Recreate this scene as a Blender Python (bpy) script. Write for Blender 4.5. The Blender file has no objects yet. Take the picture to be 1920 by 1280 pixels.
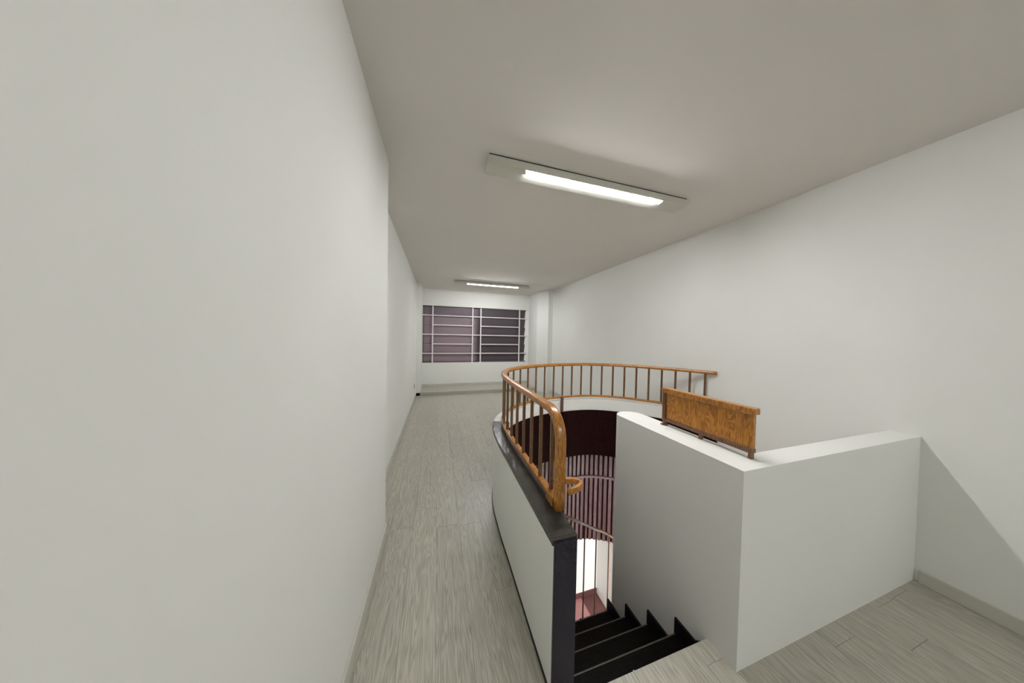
import bpy, bmesh, math, random
from mathutils import Vector, Matrix

random.seed(7)
S = bpy.context.scene
COL = S.collection

# ------------------------------------------------------------------ camera
F_PX, YAW, PITCH, ROLL = 466.0, math.radians(16.6), math.radians(-1.2), math.radians(1.1)
CAM = Vector((0.0, 0.0, 1.6))
fw = Vector((math.sin(YAW)*math.cos(PITCH), math.cos(YAW)*math.cos(PITCH), math.sin(PITCH)))
ri0 = Vector((math.cos(YAW), -math.sin(YAW), 0.0))
up0 = ri0.cross(fw)
ri = ri0*math.cos(ROLL) + up0*math.sin(ROLL)
up = up0*math.cos(ROLL) - ri0*math.sin(ROLL)
cd = bpy.data.cameras.new('camera')
cd.sensor_fit = 'HORIZONTAL'; cd.sensor_width = 36.0
cd.lens = 36.0*F_PX/1920.0
cd.clip_start = 0.02
cam = bpy.data.objects.new('camera', cd); COL.objects.link(cam)
m = Matrix((ri, up, -fw)).transposed().to_4x4(); m.translation = CAM
cam.matrix_world = m
S.camera = cam

# ------------------------------------------------------------------ world, exposure
w = bpy.data.worlds.new('world'); S.world = w; w.use_nodes = True
w.node_tree.nodes['Background'].inputs[0].default_value = (0.02, 0.022, 0.03, 1)
w.node_tree.nodes['Background'].inputs[1].default_value = 1.0
S.view_settings.view_transform = 'Standard'
S.view_settings.look = 'None'
S.view_settings.exposure = 0.0
S.view_settings.gamma = 1.0
S.view_settings.use_curve_mapping = False
TUBE_STRENGTH = 205.0
TUBE_COLOR = (0.965, 0.97, 0.985, 1)
LOWER_STRENGTH = 1500.0

# ------------------------------------------------------------------ materials
def srgb(r, g, b):
    f = lambda c: (c/12.92 if c <= 0.04045 else ((c+0.055)/1.055)**2.4)
    return (f(r/255), f(g/255), f(b/255), 1)

def mat(name, col, rough=0.6, var=0.0, scale=4.0, bump=0.0, bscale=60.0, spec=0.5, metallic=0.0, coat=0.0):
    M = bpy.data.materials.new(name); M.use_nodes = True
    nt = M.node_tree; b = nt.nodes['Principled BSDF']
    b.inputs['Base Color'].default_value = col
    b.inputs['Roughness'].default_value = rough
    b.inputs['Metallic'].default_value = metallic
    b.inputs['Specular IOR Level'].default_value = spec
    b.inputs['Coat Weight'].default_value = coat
    g = nt.nodes.new('ShaderNodeNewGeometry')
    if var > 0:
        n = nt.nodes.new('ShaderNodeTexNoise'); n.inputs['Scale'].default_value = scale; n.inputs['Detail'].default_value = 5
        nt.links.new(g.outputs['Position'], n.inputs['Vector'])
        r = nt.nodes.new('ShaderNodeValToRGB')
        r.color_ramp.elements[0].position = 0.3; r.color_ramp.elements[1].position = 0.7
        r.color_ramp.elements[0].color = tuple(c*(1-var) for c in col[:3])+(1,)
        r.color_ramp.elements[1].color = tuple(min(1, c*(1+var)) for c in col[:3])+(1,)
        nt.links.new(n.outputs['Fac'], r.inputs['Fac']); nt.links.new(r.outputs['Color'], b.inputs['Base Color'])
    if bump > 0:
        n2 = nt.nodes.new('ShaderNodeTexNoise'); n2.inputs['Scale'].default_value = bscale; n2.inputs['Detail'].default_value = 4
        nt.links.new(g.outputs['Position'], n2.inputs['Vector'])
        bp = nt.nodes.new('ShaderNodeBump'); bp.inputs['Strength'].default_value = bump; bp.inputs['Distance'].default_value = 0.01
        nt.links.new(n2.outputs['Fac'], bp.inputs['Height']); nt.links.new(bp.outputs['Normal'], b.inputs['Normal'])
    return M

def wood(name, dark, light, rough, stretch, scale=1.0, coat=0.0, bump=0.15, tint=0.12, contrast=(0.3, 0.7)):
    """grain runs along the axis whose stretch factor is small; offset per object"""
    M = bpy.data.materials.new(name); M.use_nodes = True
    nt = M.node_tree; b = nt.nodes['Principled BSDF']
    g = nt.nodes.new('ShaderNodeNewGeometry'); oi = nt.nodes.new('ShaderNodeObjectInfo')
    mul = nt.nodes.new('ShaderNodeVectorMath'); mul.operation = 'SCALE'; mul.inputs['Scale'].default_value = 37.0
    cmb = nt.nodes.new('ShaderNodeCombineXYZ')
    for k in range(3): nt.links.new(oi.outputs['Random'], cmb.inputs[k])
    nt.links.new(cmb.outputs[0], mul.inputs[0])
    add = nt.nodes.new('ShaderNodeVectorMath'); add.operation = 'ADD'
    nt.links.new(g.outputs['Position'], add.inputs[0]); nt.links.new(mul.outputs[0], add.inputs[1])
    mp = nt.nodes.new('ShaderNodeMapping'); mp.inputs['Scale'].default_value = tuple(s*scale for s in stretch)
    nt.links.new(add.outputs[0], mp.inputs['Vector'])
    # broad cathedral grain
    n1 = nt.nodes.new('ShaderNodeTexNoise'); n1.inputs['Scale'].default_value = 2.6; n1.inputs['Detail'].default_value = 2
    n1.inputs['Distortion'].default_value = 0.6
    nt.links.new(mp.outputs[0], n1.inputs['Vector'])
    ml = nt.nodes.new('ShaderNodeMath'); ml.operation = 'MULTIPLY'; ml.inputs[1].default_value = 60.0
    nt.links.new(n1.outputs['Fac'], ml.inputs[0])
    sn = nt.nodes.new('ShaderNodeMath'); sn.operation = 'SINE'; nt.links.new(ml.outputs[0], sn.inputs[0])
    mr = nt.nodes.new('ShaderNodeMapRange'); mr.inputs['From Min'].default_value = -1
    nt.links.new(sn.outputs[0], mr.inputs['Value'])
    # fine fibre
    n2 = nt.nodes.new('ShaderNodeTexNoise'); n2.inputs['Scale'].default_value = 30.0; n2.inputs['Detail'].default_value = 6
    nt.links.new(mp.outputs[0], n2.inputs['Vector'])
    mx = nt.nodes.new('ShaderNodeMix'); mx.data_type = 'FLOAT'; mx.inputs['Factor'].default_value = 0.48
    nt.links.new(mr.outputs[0], mx.inputs['A']); nt.links.new(n2.outputs['Fac'], mx.inputs['B'])
    r = nt.nodes.new('ShaderNodeValToRGB')
    r.color_ramp.elements[0].position = contrast[0]; r.color_ramp.elements[1].position = contrast[1]
    r.color_ramp.elements[0].color = dark; r.color_ramp.elements[1].color = light
    nt.links.new(mx.outputs['Result'], r.inputs['Fac'])
    # each piece a little lighter or darker
    hv = nt.nodes.new('ShaderNodeHueSaturation')
    mr2 = nt.nodes.new('ShaderNodeMapRange'); mr2.inputs['To Min'].default_value = 1-tint; mr2.inputs['To Max'].default_value = 1+tint
    nt.links.new(oi.outputs['Random'], mr2.inputs['Value']); nt.links.new(mr2.outputs[0], hv.inputs['Value'])
    nt.links.new(r.outputs['Color'], hv.inputs['Color']); nt.links.new(hv.outputs['Color'], b.inputs['Base Color'])
    b.inputs['Roughness'].default_value = rough; b.inputs['Coat Weight'].default_value = coat; b.inputs['Coat Roughness'].default_value = 0.15
    bp = nt.nodes.new('ShaderNodeBump'); bp.inputs['Strength'].default_value = bump; bp.inputs['Distance'].default_value = 0.002
    nt.links.new(mx.outputs['Result'], bp.inputs['Height']); nt.links.new(bp.outputs['Normal'], b.inputs['Normal'])
    return M

def spec(M, v):
    M.node_tree.nodes['Principled BSDF'].inputs['Specular IOR Level'].default_value = v; return M

def emit(name, col, strength):
    M = bpy.data.materials.new(name); M.use_nodes = True
    nt = M.node_tree; b = nt.nodes['Principled BSDF']
    b.inputs['Base Color'].default_value = (0.9, 0.9, 0.9, 1)
    b.inputs['Emission Color'].default_value = col; b.inputs['Emission Strength'].default_value = strength
    return M

M_WALL = mat('wall_paint', srgb(231, 231, 226), 0.75, 0.015, 1.3, 0.05, 45)
M_CEIL = mat('ceiling_paint', srgb(226, 222, 216), 0.85, 0.015, 1.1, 0.05, 40)
M_LOWW = mat('lower_wall_paint', srgb(236, 236, 230), 0.7, 0.01, 1.5)
M_FLOOR = wood('limed_oak_plank', srgb(153, 150, 136), srgb(194, 191, 178), 0.32, (13.0, 0.6, 13.0), 1.0, 0.0, 0.12, 0.045, (0.1, 0.85))
M_SLAB = mat('slab_concrete', srgb(120, 116, 106), 0.8, 0.05, 5)
M_BASE = mat('baseboard_paint', srgb(196, 195, 182), 0.6, 0.03, 6)
M_DARKLINE = mat('dark_joint', srgb(22, 20, 18), 0.6)
M_OAK = wood('varnished_oak', srgb(140, 86, 22), srgb(190, 128, 48), 0.3, (5.0, 5.0, 1.2), 1.6, 0.4, 0.08, 0.10, (0.2, 0.8))
M_BALU = wood('brown_baluster', srgb(84, 54, 28), srgb(122, 82, 44), 0.4, (9.0, 9.0, 1.0), 1.6, 0.2, 0.08, 0.10, (0.2, 0.8))
M_POST = wood('reddish_post', srgb(74, 36, 26), srgb(104, 56, 38), 0.4, (9.0, 9.0, 1.0), 1.6, 0.2, 0.08, 0.1, (0.2, 0.8))
M_GRANITE = mat('dark_granite', srgb(72, 70, 67), 0.22, 0.35, 160, 0.02, 200, 0.5)
M_ENDPANEL = mat('dark_polished_stone', srgb(26, 22, 38), 0.18, 0.2, 90)  # faint blue tinge in the colour stands in for lens flare
M_TREAD = wood('black_stained_tread', srgb(9, 7, 6), srgb(22, 17, 14), 0.35, (0.8, 8.0, 8.0), 1.5, 0.0, 0.1, 0.2, (0.2, 0.8))
M_NOSE = mat('worn_nosing', srgb(74, 68, 58), 0.35, 0.25, 30)
M_SKIRT = mat('skirting_dark', srgb(30, 26, 30), 0.4, 0.15, 30)
M_LINING = wood('dark_maroon_lining', srgb(20, 5, 4), srgb(38, 10, 8), 0.7, (7.0, 7.0, 0.8), 1.2, 0.0, 0.05, 0.15, (0.2, 0.8))
M_SLAT = wood('mahogany_slat', srgb(70, 52, 52), srgb(100, 78, 78), 0.4, (8.0, 8.0, 0.7), 1.4, 0.15, 0.08, 0.18, (0.2, 0.8))
spec(M_LINING, 0.06); spec(M_TREAD, 0.06); spec(M_ENDPANEL, 0.3); spec(M_SKIRT, 0.2); spec(M_GRANITE, 0.4)
M_REDFLOOR = mat('red_tile', srgb(150, 102, 98), 0.4, 0.12, 6)
M_GROUT = mat('tile_grout', srgb(86, 50, 46), 0.8)
M_STEEL = mat('lamp_housing_enamel', srgb(206, 205, 194), 0.45, 0.02, 6)
M_CAP = mat('tube_cap', srgb(150, 150, 146), 0.35, metallic=0.7)
M_TUBE = emit('fluorescent_tube', TUBE_COLOR, TUBE_STRENGTH)
M_TUBE2 = emit('added_tube_lower', TUBE_COLOR, LOWER_STRENGTH)
M_BAR = mat('white_grille_paint', srgb(226, 220, 222), 0.45)
M_PANE = mat('half_lit_pane', srgb(118, 104, 112), 0.22, 0.12, 1.2)
M_PANE2 = mat('lit_pane', srgb(142, 124, 132), 0.4, 0.10, 1.2)  # left sash: stronger light on the glass put into a lighter colour
M_PANE3 = mat('shaded_pane', srgb(74, 65, 70), 0.45, 0.12, 1.2)  # right sash: weaker light on the glass put into a darker colour
M_OUTLET = mat('outlet_plastic', srgb(170, 172, 174), 0.4)
M_OUTDARK = mat('outlet_hole', srgb(30, 30, 32), 0.5)
M_STEELW = mat('screw_steel', srgb(190, 188, 182), 0.3, metallic=0.9)

# ------------------------------------------------------------------ mesh helpers
def link_mesh(name, verts, faces, M, parent=None, smooth=False):
    me = bpy.data.meshes.new(name); me.from_pydata([tuple(v) for v in verts], [], faces)
    bm = bmesh.new(); bm.from_mesh(me); bmesh.ops.recalc_face_normals(bm, faces=bm.faces); bm.to_mesh(me); bm.free()
    if smooth:
        for p in me.polygons: p.use_smooth = True
    me.materials.append(M)
    o = bpy.data.objects.new(name, me); COL.objects.link(o)
    if parent: o.parent = parent
    return o

class MB:
    def __init__(s): s.v = []; s.f = []
    def add(s, v, f):
        n = len(s.v); s.v += [Vector(p) for p in v]; s.f += [tuple(i+n for i in q) for q in f]; return s
    def box(s, a, b):
        x0, y0, z0 = a; x1, y1, z1 = b
        return s.add([(x0,y0,z0),(x1,y0,z0),(x1,y1,z0),(x0,y1,z0),(x0,y0,z1),(x1,y0,z1),(x1,y1,z1),(x0,y1,z1)],
                     [(0,3,2,1),(4,5,6,7),(0,1,5,4),(1,2,6,5),(2,3,7,6),(3,0,4,7)])
    def prism(s, poly, z0, z1):
        n = len(poly)
        return s.add([(x,y,z0) for x,y in poly]+[(x,y,z1) for x,y in poly],
                     [tuple(range(n))[::-1], tuple(range(n,2*n))]+[(i,(i+1)%n,(i+1)%n+n,i+n) for i in range(n)])
    def prism_x(s, poly, x0, x1):      # poly in (y, z)
        n = len(poly)
        return s.add([(x0,y,z) for y,z in poly]+[(x1,y,z) for y,z in poly],
                     [tuple(range(n))[::-1], tuple(range(n,2*n))]+[(i,(i+1)%n,(i+1)%n+n,i+n) for i in range(n)])
    def sweep(s, path, section, side0=None):
        path = [Vector(p) for p in path]; n = len(section); rings = []
        side = side0
        for i, p in enumerate(path):
            t = (path[min(i+1, len(path)-1)]-path[max(i-1, 0)]).normalized()
            h = Vector((t.x, t.y, 0))
            if h.length > 0.25 or side is None:
                h.normalize(); side = Vector((h.y, -h.x, 0))
            u = side.cross(t).normalized(); sd = t.cross(u).normalized()
            rings.append([p+sd*a+u*b for a, b in section])
        v = [q for r in rings for q in r]; f = []
        for i in range(len(path)-1):
            for k in range(n):
                f.append((i*n+k, i*n+(k+1)%n, (i+1)*n+(k+1)%n, (i+1)*n+k))
        f.append(tuple(range(n))[::-1]); f.append(tuple(range((len(path)-1)*n, len(path)*n)))
        return s.add(v, f)
    def cyl(s, a, b, r, n=12):
        a, b = Vector(a), Vector(b); d = (b-a).normalized()
        q = d.orthogonal().normalized(); e = d.cross(q)
        v = [c+(q*math.cos(2*math.pi*k/n)+e*math.sin(2*math.pi*k/n))*r for c in (a, b) for k in range(n)]
        return s.add(v, [tuple(range(n))[::-1], tuple(range(n,2*n))]+[(k,(k+1)%n,(k+1)%n+n,k+n) for k in range(n)])
    def build(s, name, M, parent=None, smooth=False, bevel=0.0, segs=2):
        o = link_mesh(name, s.v, s.f, M, parent, smooth)
        if bevel > 0:
            b = o.modifiers.new('bevel', 'BEVEL'); b.width = bevel; b.segments = segs; b.limit_method = 'ANGLE'; b.angle_limit = math.radians(50)
        return o

def rsec(wd, ht, r=0.3, n=3):
    """rounded rectangle section"""
    out = []; rr = min(wd, ht)*r
    for cx, cy, a0 in ((wd/2-rr, ht/2-rr, 0), (-wd/2+rr, ht/2-rr, 90), (-wd/2+rr, -ht/2+rr, 180), (wd/2-rr, -ht/2+rr, 270)):
        for k in range(n+1):
            a = math.radians(a0+90*k/n); out.append((cx+rr*math.cos(a), cy+rr*math.sin(a)))
    return out

def empty(name, loc, label=None, cat=None, group=None, kind=None):
    o = bpy.data.objects.new(name, None); COL.objects.link(o); o.location = loc; o.empty_display_size = 0.1
    return tag(o, label, cat, group, kind)

def tag(o, label=None, cat=None, group=None, kind=None):
    if label: o['label'] = label
    if cat: o['category'] = cat
    if group: o['group'] = group
    if kind: o['kind'] = kind
    return o

def reparent(child_list, root):
    """children keep world coordinates although the root Empty sits elsewhere"""
    inv = Matrix.Translation(root.location).inverted()
    for c in child_list: c.parent = root; c.matrix_parent_inverse = inv

# ------------------------------------------------------------------ dimensions
H = 2.93                        # ceiling
XL, XR = -0.54, 3.12            # left wall, right wall
XP = -0.385                     # near pier of the left wall
YP = 2.16                       # where the near pier ends
YB, YF = 7.6, -3.2              # window wall, wall behind the camera
YS = 0.94                       # edge of the floor at the stairs
Z_PAR = 0.712                    # parapet top
Z_SP = 0.98                     # spine wall top
Z_LOW = -2.80                   # floor of the lower storey
Y_STEP = 6.85

# plan of the stairwell rail: Catmull-Rom through measured points
CP = [(.595,1.02),(.595,1.35),(.595,1.65),(.595,1.95),(.618,2.30),(.70,2.58),(.84,2.78),(1.06,2.95),(1.38,3.085),(1.86,3.15),(2.22,3.10),(2.57,2.88),(2.87,2.53),(3.03,2.26),(3.12,2.05),(3.2,1.84)]
def catmull(P, per=8):
    out = []
    for i in range(1, len(P)-2):
        a, b, c, d = [Vector(q) for q in P[i-1:i+3]]
        for k in range(per):
            t = k/per
            out.append(0.5*((2*b)+(c-a)*t+(2*a-5*b+4*c-d)*t*t+(3*b-a-3*c+d)*t**3))
    out.append(Vector(P[-2])); return out
LOOP = catmull(CP)                                   # from Y=1.35 to the right wall
LOOP = [Vector((.595, .966+.048*k)) for k in range(8)]+LOOP
def resample(path, step):
    out = [path[0].copy()]; acc = 0
    for a, b in zip(path, path[1:]):
        L = (b-a).length; d = step-acc
        while d <= L:
            out.append(a.lerp(b, d/L)); d += step
        acc = L-(d-step)
    return out
LOOP = resample(LOOP, 0.03)
def offset(path, d):             # +d = outwards (left of travel direction)
    out = []
    for i, p in enumerate(path):
        t = path[min(i+1, len(path)-1)]-path[max(i-1, 0)]; t.normalize()
        out.append(Vector((p.x-t.y*d, p.y+t.x*d)))
    return out
OUT = offset(LOOP, 0.095); INN = offset(LOOP, -0.015); MID = offset(LOOP, 0.04)
def y_mid(x):                    # far boundary of the opening at x
    best = None
    for a, b in zip(MID, MID[1:]):
        if a.y < 1.9 and a.x < 1: continue
        if (a.x-x)*(b.x-x) <= 0 and abs(b.x-a.x) > 1e-6:
            t = (x-a.x)/(b.x-a.x); y = a.y+(b.y-a.y)*t; best = y if best is None else max(best, y)
    return best if best is not None else 2.0

# ------------------------------------------------------------------ floor: slab + planks
XM = 0.555
fl = MB()
fl.box((XL-.2, YF, -.25), (XM, YB+.1, -.014))
fl.box((XM, YF, -.25), (XR+.2, YS, -.014))
cols = [XM+(XR-XM)*k/14 for k in range(15)]
def far_poly(x0, x1, y0, y1, gap=0.0):
    pts = []
    for k in range(7):
        x = x0+(x1-x0)*k/6; pts.append((x, max(y0, y_mid(x))))
    if min(p[1] for p in pts) >= y1: return None
    low = [(x, min(y, y1-.001)) for x, y in pts]
    return low+[(x1, y1), (x0, y1)]
for a, b in zip(cols, cols[1:]):
    fl.prism(far_poly(a, b, 0.0, YB+.1), -.25, -.014)
floor = tag(fl.build('floor', M_SLAB), kind='structure')
PW, PL, G = 0.183, 1.22, 0.0006
def plank(poly):
    MB().prism(poly, -.014, 0.0).build('plank', M_FLOOR, floor)
def columns(x0, x1):
    n = max(1, round((x1-x0)/PW)); return [(x0+(x1-x0)*k/n, x0+(x1-x0)*(k+1)/n) for k in range(n)]
random.seed(3)
def run(x0, x1, ya, yb, far=False):
    y = ya-random.uniform(0.1, 1.0)*PL
    while y < yb:
        a, b = max(y, ya), min(y+PL, yb)
        if b-a > 0.02:
            if far:
                p = far_poly(x0+G, x1-G, a+G, b-G)
                if p: plank(p)
            else:
                plank([(x0+G, a+G), (x1-G, a+G), (x1-G, b-G), (x0+G, b-G)])
        y += PL
for x0, x1 in columns(XL, XM): run(x0, x1, YF, Y_STEP)
for x0, x1 in columns(XM, XR):
    run(x0, x1, YF, YS)
    run(x0, x1, 1.5, Y_STEP, True)

# raised platform in front of the window
MB().box((XL, Y_STEP, 0), (XR, YB, .088)).build('floor_platform', M_FLOOR, bevel=.006)
tag(bpy.data.objects['floor_platform'], kind='structure')

# ------------------------------------------------------------------ walls and ceiling
c = MB().box((XL-.2, YF-.1, H), (XR+.2, YB+.2, H+.15)).build('ceiling', M_CEIL); tag(c, kind='structure')
o = MB().prism([(XL-.2,YF-.1),(XP,YF-.1),(XP,YP),(XL,YP),(XL,Y_STEP),(-.43,Y_STEP),(-.43,YB+.2),(XL-.2,YB+.2)], -.25, H).build('wall_left', M_WALL); tag(o, kind='structure')
o = MB().prism([(XR,YF-.1),(XR+.2,YF-.1),(XR+.2,YB+.2),(2.60,YB+.2),(2.82,YB),(2.82,6.9),(2.98,6.45),(XR,6.45)], -.25, H).build('wall_right', M_WALL); tag(o, kind='structure')
o = MB().box((XL-.2, YF-.2, -.25), (XR+.2, YF, H)).build('wall_front', M_WALL); tag(o, kind='structure')
WX0, WX1, WZ0, WZ1 = -.43, 2.82, .78, 2.45
wb = MB()
wb.box((XL, YB, 0), (XR, YB+.2, WZ0)); wb.box((XL, YB, WZ1), (XR, YB+.2, H))
wb.box((XL-.1, YB, WZ0), (WX0-.03, YB+.2, WZ1)); wb.box((WX1, YB, WZ0), (XR+.1, YB+.2, WZ1))
o = wb.build('wall_back', M_WALL); tag(o, kind='structure')

# baseboards
bl = MB()
bl.box((XP, YF, 0), (XP+.014, YP+.014, .085)); bl.box((XL, YP, 0), (XP+.014, YP+.014, .085)); bl.box((XL, YP+.014, 0), (XL+.014, Y_STEP, .085))
o = bl.build('baseboard_left', M_BASE, bevel=.003); tag(o, kind='structure')
o = MB().box((-.43, YB-.014, .088), (2.82, YB, .165)).build('baseboard_back', M_BASE, bevel=.003); tag(o, kind='structure')
br = MB().box((XR-.014, 2.2, 0), (XR, 6.45, .085)).box((XR-.014, YF, 0), (XR, .78, .085))
o = br.build('baseboard_right', M_BASE, bevel=.003); tag(o, kind='structure')

# ------------------------------------------------------------------ window with white grille
win = empty('window_1', (1.2, YB, WZ0), kind='structure')
ch = []
YG = YB+.09
xs = [-.375, .86, 1.12, 2.76]
fr = MB()
fr.box((WX0, YG-.02, WZ0), (WX0+.03, YG+.03, WZ1)); fr.box((WX1-.03, YG-.02, WZ0), (WX1, YG+.03, WZ1))
fr.box((WX0, YG-.02, WZ0), (WX1, YG+.03, WZ0+.03)); fr.box((WX0, YG-.02, WZ1-.03), (WX1, YG+.03, WZ1))
fr.box((1.11, YG-.02, WZ0), (1.16, YG+.03, WZ1))
ch.append(fr.build('window_frame', mat('aluminium_dark', srgb(96, 84, 90), 0.4)))
rows = 6
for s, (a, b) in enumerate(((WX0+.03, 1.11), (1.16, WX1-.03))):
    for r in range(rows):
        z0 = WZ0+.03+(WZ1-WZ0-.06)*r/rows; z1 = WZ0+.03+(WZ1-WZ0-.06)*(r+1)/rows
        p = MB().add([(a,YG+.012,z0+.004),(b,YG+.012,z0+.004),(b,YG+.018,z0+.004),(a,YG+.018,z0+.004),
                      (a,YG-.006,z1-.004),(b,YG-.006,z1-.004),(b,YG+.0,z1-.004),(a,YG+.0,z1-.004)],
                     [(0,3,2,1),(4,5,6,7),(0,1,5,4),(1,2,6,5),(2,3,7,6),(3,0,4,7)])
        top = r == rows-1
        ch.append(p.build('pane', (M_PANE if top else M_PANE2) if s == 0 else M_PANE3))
YR = YB+.035
zr = [WZ0+(WZ1-WZ0)*k/6 for k in range(7)]
VB = [-.15, 1.01, 1.26, 2.51]
for k in range(1, 6):
    z = zr[k]
    if k % 2: ch.append(MB().box((WX0-.02, YR-.012, z-.014), (WX1, YR+.012, z+.014)).build('grille_bar', M_BAR))
    else:
        ch.append(MB().box((VB[0], YR-.012, z-.014), (VB[1], YR+.012, z+.014)).build('grille_bar', M_BAR))
        ch.append(MB().box((VB[2], YR-.012, z-.014), (VB[3], YR+.012, z+.014)).build('grille_bar', M_BAR))
for x in VB:
    ch.append(MB().box((x-.018, YR-.016, WZ0), (x+.018, YR+.004, WZ1)).build('grille_bar', M_BAR))
reparent(ch, win)
# dark sheet standing in for the night behind the louvres
o = MB().box((WX0-.1, YB+.19, WZ0-.1), (WX1+.1, YB+.2, WZ1+.1)).build('night_backing', M_PANE3); reparent([o], win)

# ------------------------------------------------------------------ parapet round the stairwell
par = empty('parapet', (.55, 1.5, 0), 'low white curved parapet wall with dark stone coping round the stairwell', 'parapet')
def ring(inner, outer, z0, z1):
    b = MB(); n = len(inner); v = []; f = []
    for i in range(n):
        a, q = inner[i], outer[i]
        v += [(a.x,a.y,z0),(q.x,q.y,z0),(q.x,q.y,z1),(a.x,a.y,z1)]
    for i in range(n-1):
        for k in range(4): f.append((i*4+k, i*4+(k+1)%4, (i+1)*4+(k+1)%4, (i+1)*4+k))
    f += [(0,1,2,3), tuple((n-1)*4+k for k in (3,2,1,0))]
    return b.add(v, f)
def clipx(path):
    return [Vector((min(p.x, XR), p.y)) for p in path]
ch = []
body = ring(clipx(INN), clipx(OUT), -.05, Z_PAR-.028).build('wall_body', M_WALL); ch.append(body)
# the coping is dark along the corridor and turns to white painted render round the far side
ncop = next(i for i, p in enumerate(LOOP) if p.y > 2.50)
e1 = ring(clipx(offset(LOOP, -.022))[:ncop], clipx(offset(LOOP, .105))[:ncop], Z_PAR-.028, Z_PAR).build('coping', M_GRANITE, bevel=.005); ch.append(e1)
e2 = ring(clipx(offset(LOOP, -.018))[ncop-1:], clipx(offset(LOOP, .10))[ncop-1:], Z_PAR-.028, Z_PAR).build('painted_cap', M_WALL); ch.append(e2)
ch.append(MB().box((.495, .951, 0), (.605, .966, Z_PAR-.002)).build('end_panel', M_ENDPANEL, bevel=.003))
tag(ch[-1], 'dark polished stone facing on the near end of the parapet')
ch.append(ring(clipx(offset(LOOP, .094)), clipx(offset(LOOP, .1)), 0, .016).build('base_joint', M_DARKLINE))
reparent(ch, par)

# ------------------------------------------------------------------ drum lining below the parapet
lin = empty('wall_stairwell', (1.9, 3.15, -1.3), kind='structure')
ch = []
i0 = next(i for i, p in enumerate(LOOP) if p.y > 1.6)
L_in, L_out = clipx(offset(LOOP, -.03))[i0:], clipx(offset(LOOP, -.014))[i0:]
ch.append(ring(L_in, L_out, -.1, .555).build('upper_lining', M_LINING))
ch.append(ring(clipx(offset(LOOP, -.0))[i0:], clipx(offset(LOOP, .03))[i0:], -1.36, -.06).build('backing', M_LINING))
SP = [p for p in resample(offset(LOOP, -.02)[i0:], .066) if p.x < XR-.04]
for i in range(len(SP)-1):
    a, b = SP[i], SP[i+1]; t = (b-a); L = t.length; t.normalize(); nrm = Vector((-t.y, t.x))
    a2, b2 = a+t*.013, b-t*.013
    q = [a2, b2, b2+nrm*.02, a2+nrm*.02]
    ch.append(MB().prism([(p.x, p.y) for p in q], -1.355, -.1).build('slat', M_SLAT))
ch.append(ring(clipx(offset(LOOP, -.045))[i0:], clipx(offset(LOOP, -.018))[i0:], -.43, -.40).build('band_rail', M_SLAT))
reparent(ch, lin)

# ------------------------------------------------------------------ lower storey
o = MB().box((-2.0, -3.2, Z_LOW-.1), (3.3, 3.75, Z_LOW-.012)).build('floor_lower', M_GROUT); tag(o, kind='structure')
for i in range(9):
    for j in range(10):
        x, y = -.3+i*.335, .3+j*.335
        if x+.33 < 2.7 and y+.33 < 3.7:
            MB().box((x, y, Z_LOW-.012), (x+.329, y+.329, Z_LOW)).build('tile', M_REDFLOOR, o)
o = MB().box((-2.0, 3.60, Z_LOW), (3.3, 3.75, -.25)).build('wall_lower_back', M_LOWW); tag(o, kind='structure')
o = MB().box((2.68, 2.55, Z_LOW), (3.3, 3.60, -1.37)).build('wall_lower_corner', M_LOWW); tag(o, kind='structure')
o = MB().box((XR, -3.2, Z_LOW), (XR+.2, 3.60, -.25)).build('wall_lower_right', M_LOWW); tag(o, kind='structure')
o = MB().box((-2.1, -3.2, Z_LOW), (-2.0, 3.75, -.25)).build('wall_lower_left', M_LOWW); tag(o, kind='structure')
o = MB().box((-2.1, -3.3, Z_LOW), (3.3, -3.2, -.25)).build('wall_lower_front', M_LOWW); tag(o, kind='structure')
o = MB().box((-2.1, -3.3, -.25), (XL-.2, 3.75, -.2)).build('ceiling_lower', M_CEIL); tag(o, kind='structure')
o = MB().box((-.2, 3.585, Z_LOW), (2.68, 3.60, Z_LOW+.08)).build('baseboard_lower', M_GROUT); tag(o, kind='structure')

# ------------------------------------------------------------------ spine wall and guard wall
SX0, SX1, SY1 = 1.40, 1.62, 1.73
n = 10
endp = [((SX0+SX1)/2-(SX1-SX0)/2*math.cos(math.pi*k/n), SY1-.08+.09*math.sin(math.pi*k/n)) for k in range(n+1)]
prof = [(SX0, .80), (SX0, SY1-.08)]+endp[1:-1]+[(SX1, SY1-.08), (SX1, .92), (XR, .92), (XR, .80)]
sp = MB().prism(prof, -.25, Z_SP)
sp.prism([(SX0, .92), (SX0, SY1-.08)]+endp[1:-1]+[(SX1, SY1-.08), (SX1, .92)], Z_LOW, -.25)
o = sp.build('wall_spine', M_WALL); tag(o, kind='structure')

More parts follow.
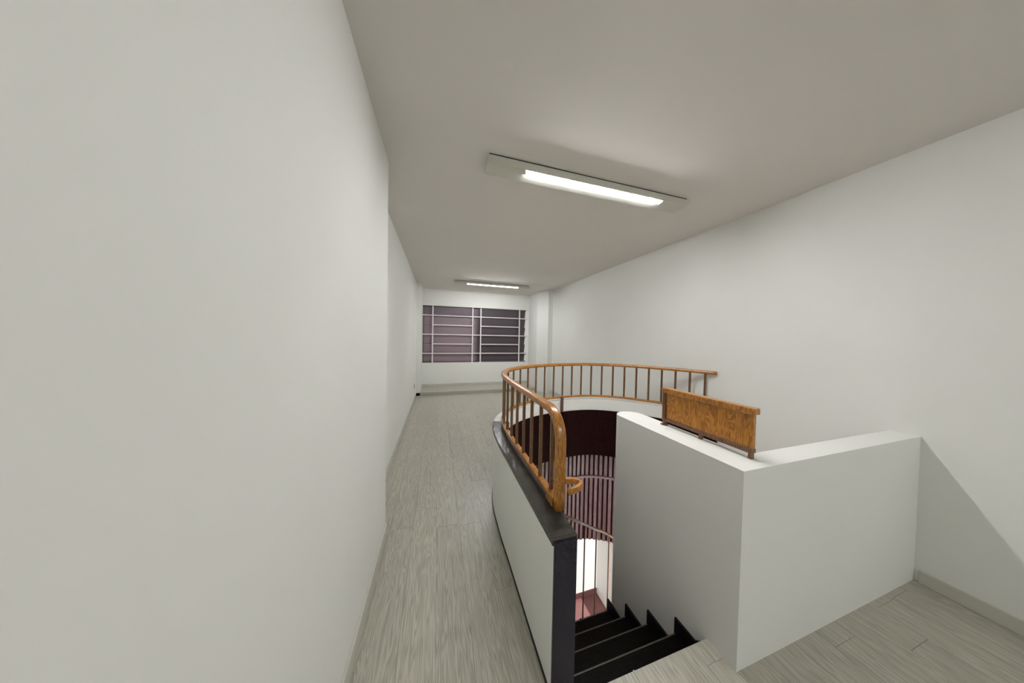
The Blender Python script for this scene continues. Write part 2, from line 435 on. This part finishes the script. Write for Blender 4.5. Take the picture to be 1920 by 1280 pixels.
# ------------------------------------------------------------------ staircase
st = empty('staircase', (1.0, .94, -.17), 'black stained wooden steps going down between parapet and white spine wall', 'staircase')
ch = []
RISE, GO = .17, .20
NY = [YS+.17+GO*k for k in range(4)]           # nosings of the straight treads
OC = catmull([(.60,.6),(.615,.94),(.64,1.2),(.76,1.45),(.97,1.69),(1.24,1.86),(1.58,1.95),(1.92,1.88),(2.18,1.66),(2.30,1.35),(2.30,1.0),(2.3,.7)], 10)
def x_out(y):
    for a, b in zip(OC, OC[1:]):
        if a.x < 1.5 and (a.y-y)*(b.y-y) <= 0 and abs(b.y-a.y) > 1e-7: return a.x+(b.x-a.x)*(y-a.y)/(b.y-a.y)
    return .615
def step(poly, z, name='tread'):
    return MB().prism(poly, z-.04, z).build(name, M_TREAD, bevel=.006)
ya = YS+.001; first = None
for k in range(4):
    z = -RISE*(k+1); y0, y1 = ya, NY[k]
    left = [(x_out(y0+(y1-y0)*j/5), y0+(y1-y0)*j/5) for j in range(6)]
    tread = step([(SX0-.002, y0), (SX0-.002, y1)]+left[::-1], z); ch.append(tread); first = first or tread
    ch.append(MB().prism([(x_out(y0)+.01, y0-.012), (SX0-.003, y0-.012), (SX0-.003, y0+.006), (x_out(y0)+.01, y0+.006)], z-.0, z+RISE-(.041 if k else .26)+(.0 if k else .22)).build('riser', M_TREAD))
    MB().box((x_out(y1)+.01, y1-.005, z-.004), (SX0-.004, y1+.002, z+.002)).build('nosing_strip', M_NOSE, tread)
    # stepped skirting on the spine wall
    zt = z+.095
    ch.append(MB().prism_x([(y0-.01, z), (y1+.005, z), (y1+.005, zt), (y0+.055, zt), (y0+.005, zt+.05), (y0-.01, zt+.07)], SX0-.012, SX0).build('skirting', M_SKIRT))
    ya = y1-.012
MB().cyl((1.02, 1.035, -.171), (1.02, 1.035, -.166), .006, 10).build('screw', M_STEELW, first)
# winders round the end of the spine and the return flight behind it
pv = Vector((1.51, 1.70))
def oc_at(ang):                                  # outer curve point at an angle round the pivot
    d = Vector((math.cos(ang), math.sin(ang))); best = None
    for a, b in zip(OC, OC[1:]):
        e = b-a; den = d.x*e.y-d.y*e.x
        if abs(den) < 1e-9: continue
        r = a-pv; t = (r.x*e.y-r.y*e.x)/den; u = (r.x*d.y-r.y*d.x)/den
        if t > 0 and 0 <= u <= 1: best = t
    return pv+d*(best if best else .5)
angs = [178, 152, 118, 80, 40, 0]
for k in range(5):
    z = -RISE*(5+k); a0, a1 = math.radians(angs[k]), math.radians(angs[k+1])
    poly = [tuple(oc_at(a0+(a1-a0)*j/4)) for j in range(5)]
    c0, c1 = pv+Vector((math.cos(a1), math.sin(a1)))*.02, pv+Vector((math.cos(a0), math.sin(a0)))*.02
    ch.append(step(poly+[tuple(c0), tuple(c1)], z))
    q0, q1 = oc_at(a0), pv+Vector((math.cos(a0), math.sin(a0)))*.02
    nn = Vector((-(q1-q0).y, (q1-q0).x)).normalized()*.012
    ch.append(MB().prism([tuple(q0), tuple(q1), tuple(q1+nn), tuple(q0+nn)], z, z+RISE-.04).build('riser', M_TREAD))
for k in range(7):
    z = -RISE*(10+k); y0 = 1.70-GO*k
    if z < Z_LOW+.05: break
    ch.append(step([(SX1+.002, y0-GO), (2.30, y0-GO), (2.30, y0+.012), (SX1+.002, y0+.012)], z))
    ch.append(MB().box((SX1+.002, y0, z), (2.30, y0+.012, z+RISE-.04)).build('riser', M_TREAD))
reparent(ch, st)

# ------------------------------------------------------------------ oak railing round the stairwell
ra = empty('stairwell_railing', (.595, 1.11, Z_PAR), 'varnished brown wooden railing with balusters curving round the stairwell', 'railing')
ch = []
ZH, ZB, YN = 1.215, .757, 1.11
up_part = [(.595, YN, ZB-.02+(.36-.02)*k/6) for k in range(7)]
zb = up_part[-1][2]; R0 = ZH-zb
arc = [(.595, YN+R0-R0*math.cos(a), zb+R0*math.sin(a)) for a in [math.pi/2*k/8 for k in range(1, 9)]]
flat = [(p.x, p.y, ZH) for p in LOOP if p.y > YN+R0+.02 or p.x > .7]
flat = [(x, y, z) for x, y, z in flat if x < XR-.002]
HR = up_part+arc+flat
b = MB().sweep(HR, rsec(.056, .04, .4), Vector((1, 0, 0)))
ch.append(b.build('handrail', M_OAK, smooth=True))
bot = [(p.x, p.y, ZB) for p in LOOP if p.y > YN-.02 and p.x < XR-.002 or p.x > .7 and p.x < XR-.002]
ch.append(MB().sweep(bot, rsec(.036, .028, .25)).build('bottom_rail', M_OAK))
base = [p for p in LOOP]
start = next(i for i, p in enumerate(LOOP) if p.y > YN+.085)
BP = resample(LOOP[start:], .1515)
balu_me = None
for p in BP:
    if p.x > XR-.03: continue
    z1 = ZH-.015
    dd = p.y-YN
    if p.x < .6 and dd < R0: z1 = zb+math.sqrt(max(0, R0**2-(R0-dd)**2))-.012
    o = MB().box((-.0095, -.0095, ZB+.008), (.0095, .0095, z1)).build('baluster', M_BALU, bevel=.003)
    o.location = (p.x, p.y, 0); ch.append(o)
# short feet that carry the bottom rail on the parapet
for x, y in ((.595, 1.17), (.618, 2.30), (1.66, 3.13), (2.94, 2.42)):
    q = min(range(len(LOOP)), key=lambda i: (LOOP[i].x-x)**2+(LOOP[i].y-y)**2); p = offset(LOOP, -.036)[q]
    ch.append(MB().box((p.x-.016, p.y-.016, Z_PAR-.15), (p.x+.016, p.y+.016, ZB+.012)).build('bracket_post', M_POST, bevel=.003))
ch.append(MB().box((.565, 1.13, ZB-.022), (.628, 1.215, ZB+.028)).build('end_block', M_OAK, bevel=.006))
# curled rail end beside the newel
sc = [(.60, 1.10, .885)]
sc += [(.60+.085*math.sin(math.pi*k/12), 1.10-.035+.035*math.cos(math.pi*k/12), .885-.001*k) for k in range(1, 13)]
ch.append(MB().sweep(sc, rsec(.02, .032, .3)).build('rail_scroll', M_OAK, smooth=True))
for o in ch: pass
bpy.context.view_layer.update()
inv = Matrix.Translation(ra.location).inverted()
for o in ch: o.parent = ra; o.matrix_parent_inverse = inv

# ------------------------------------------------------------------ rail that follows the steps down
sr = empty('stair_railing', (.63, 1.2, -.17), 'thin dark stair rail with slender rods sloping down beside the black steps', 'railing')
ch = []
def cat3(P, per=8):
    out = []
    for i in range(1, len(P)-2):
        a, b, c, d = [Vector(q) for q in P[i-1:i+3]]
        for k in range(per):
            t = k/per; out.append(0.5*((2*b)+(c-a)*t+(2*a-5*b+4*c-d)*t*t+(3*b-a-3*c+d)*t**3))
    out.append(Vector(P[-2])); return out
DR = cat3([(.61,1.0,.75),(.64,1.2,.645),(.76,1.45,.455),(.97,1.69,.215),(1.10,1.78,.095),(1.24,1.86,-.025),(1.40,1.92,-.15),(1.58,1.95,-.27),(1.92,1.88,-.53),(2.18,1.66,-.78),(2.30,1.35,-1.0),(2.3,1.0,-1.2)])
ch.append(MB().sweep(DR, rsec(.03, .022, .3)).build('handrail', M_BALU, smooth=True))
for x, zt in ((.70, -.38), (.82, -.55), (.96, -.72), (1.10, -.89), (1.255, -.89), (1.415, -1.06), (1.565, -1.06), (1.75, -1.23), (1.95, -1.40)):
    p = min(DR, key=lambda q: abs(q.x-x))
    ch.append(MB().cyl((p.x, p.y, zt), (p.x, p.y, p.z), .006, 8).build('rod', M_BALU))
reparent(ch, sr)

# ------------------------------------------------------------------ railing on the spine wall
gr = empty('spine_railing', (1.60, 1.4, Z_SP), 'brown wooden board railing on short legs on top of the white spine wall', 'railing')
ch = []
gx = 1.585
ch.append(MB().box((gx-.02, .86, 1.215), (gx+.03, 1.415, 1.25)).build('handrail', M_OAK, bevel=.006))
ch.append(MB().box((gx-.014, 1.385, 1.01), (gx+.024, 1.412, 1.22)).build('end_post', M_BALU, bevel=.004))
ch.append(MB().box((gx-.014, .87, 1.01), (gx+.024, 1.385, 1.035)).build('bottom_rail', M_BALU, bevel=.004))
ch.append(MB().box((gx-.004, .87, 1.035), (gx+.014, 1.385, 1.215)).build('board', M_OAK))
for y in (1.40, 1.14, .88):
    ch.append(MB().box((gx-.008, y-.008, Z_SP), (gx+.012, y+.008, 1.012)).build('leg', M_BALU))
ch.append(MB().cyl((gx, 1.40, Z_SP), (gx, 1.40, Z_SP+.005), .026, 14).build('foot_plate', M_BALU))
reparent(ch, gr)

# ------------------------------------------------------------------ ceiling lamps
def lamp(loc, label, group, tube_mat):
    r = empty('fluorescent_lamp', loc, label, 'lamp', group)
    # local: x along the tube, front side towards -y, hangs down from z=0
    D, T = -.066, -.0575                      # depth of the tray, height of the tube axis
    h = MB().box((-.96, 0, -.030), (.96, .15, -.010))
    h.box((-.96, 0, D), (.96, .006, -.030)); h.box((-.96, .144, D), (.96, .15, -.030))
    h.box((-.96, .006, D), (-.668, .144, -.030)); h.box((.668, .006, D), (.96, .144, -.030))
    h.box((-.668, .064, D), (.668, .144, -.030))
    h.build('housing', M_STEEL, r)
    MB().box((-.945, .004, -.010), (.945, .146, 0)).build('shadow_gap', M_DARKLINE, r)
    tube = MB().cyl((-.65, .034, T), (.65, .034, T), .019, 18).build('tube', tube_mat, r, smooth=False)
    for s in (-1, 1):
        MB().cyl((s*.65, .034, T), (s*.660, .034, T), .0185, 16).build('end_cap', M_CAP, tube)
        MB().box((s*.664-.004, .012, T-.022), (s*.664+.004, .056, -.03)).build('lampholder', M_STEEL, r, bevel=.003)
    return r
lamp((1.29, 1.81, H), 'long batten lamp on the ceiling above the stairwell, nearer of the two in view', 'ceiling batten lamps', M_TUBE)
lamp((1.32, 6.15, H), 'batten lamp on the ceiling close to the barred window', 'ceiling batten lamps', M_TUBE)
lamp((1.75, -2.45, H), 'added unseen batten lamp on the ceiling behind the viewpoint', 'ceiling batten lamps', M_TUBE)  # added out of view to brighten the near end of the room
lamp((2.15, 0.30, -.25), 'added unseen batten lamp under the floor slab lighting the lower storey', 'added lower storey lamps', M_TUBE2)  # added out of view to brighten the white wall and slats below

# ------------------------------------------------------------------ wall outlet
ou = empty('wall_outlet', (XL, 6.45, .33), 'small grey electrical outlet low on the left wall near the window', 'outlet')
ch = [MB().box((XL, 6.41, .28), (XL+.01, 6.49, .40)).build('cover_plate', M_OUTLET, bevel=.003)]
for z in (.325, .355): ch.append(MB().cyl((XL+.0095, 6.45, z), (XL+.0115, 6.45, z), .007, 10).build('socket_hole', M_OUTDARK))
reparent(ch, ou)
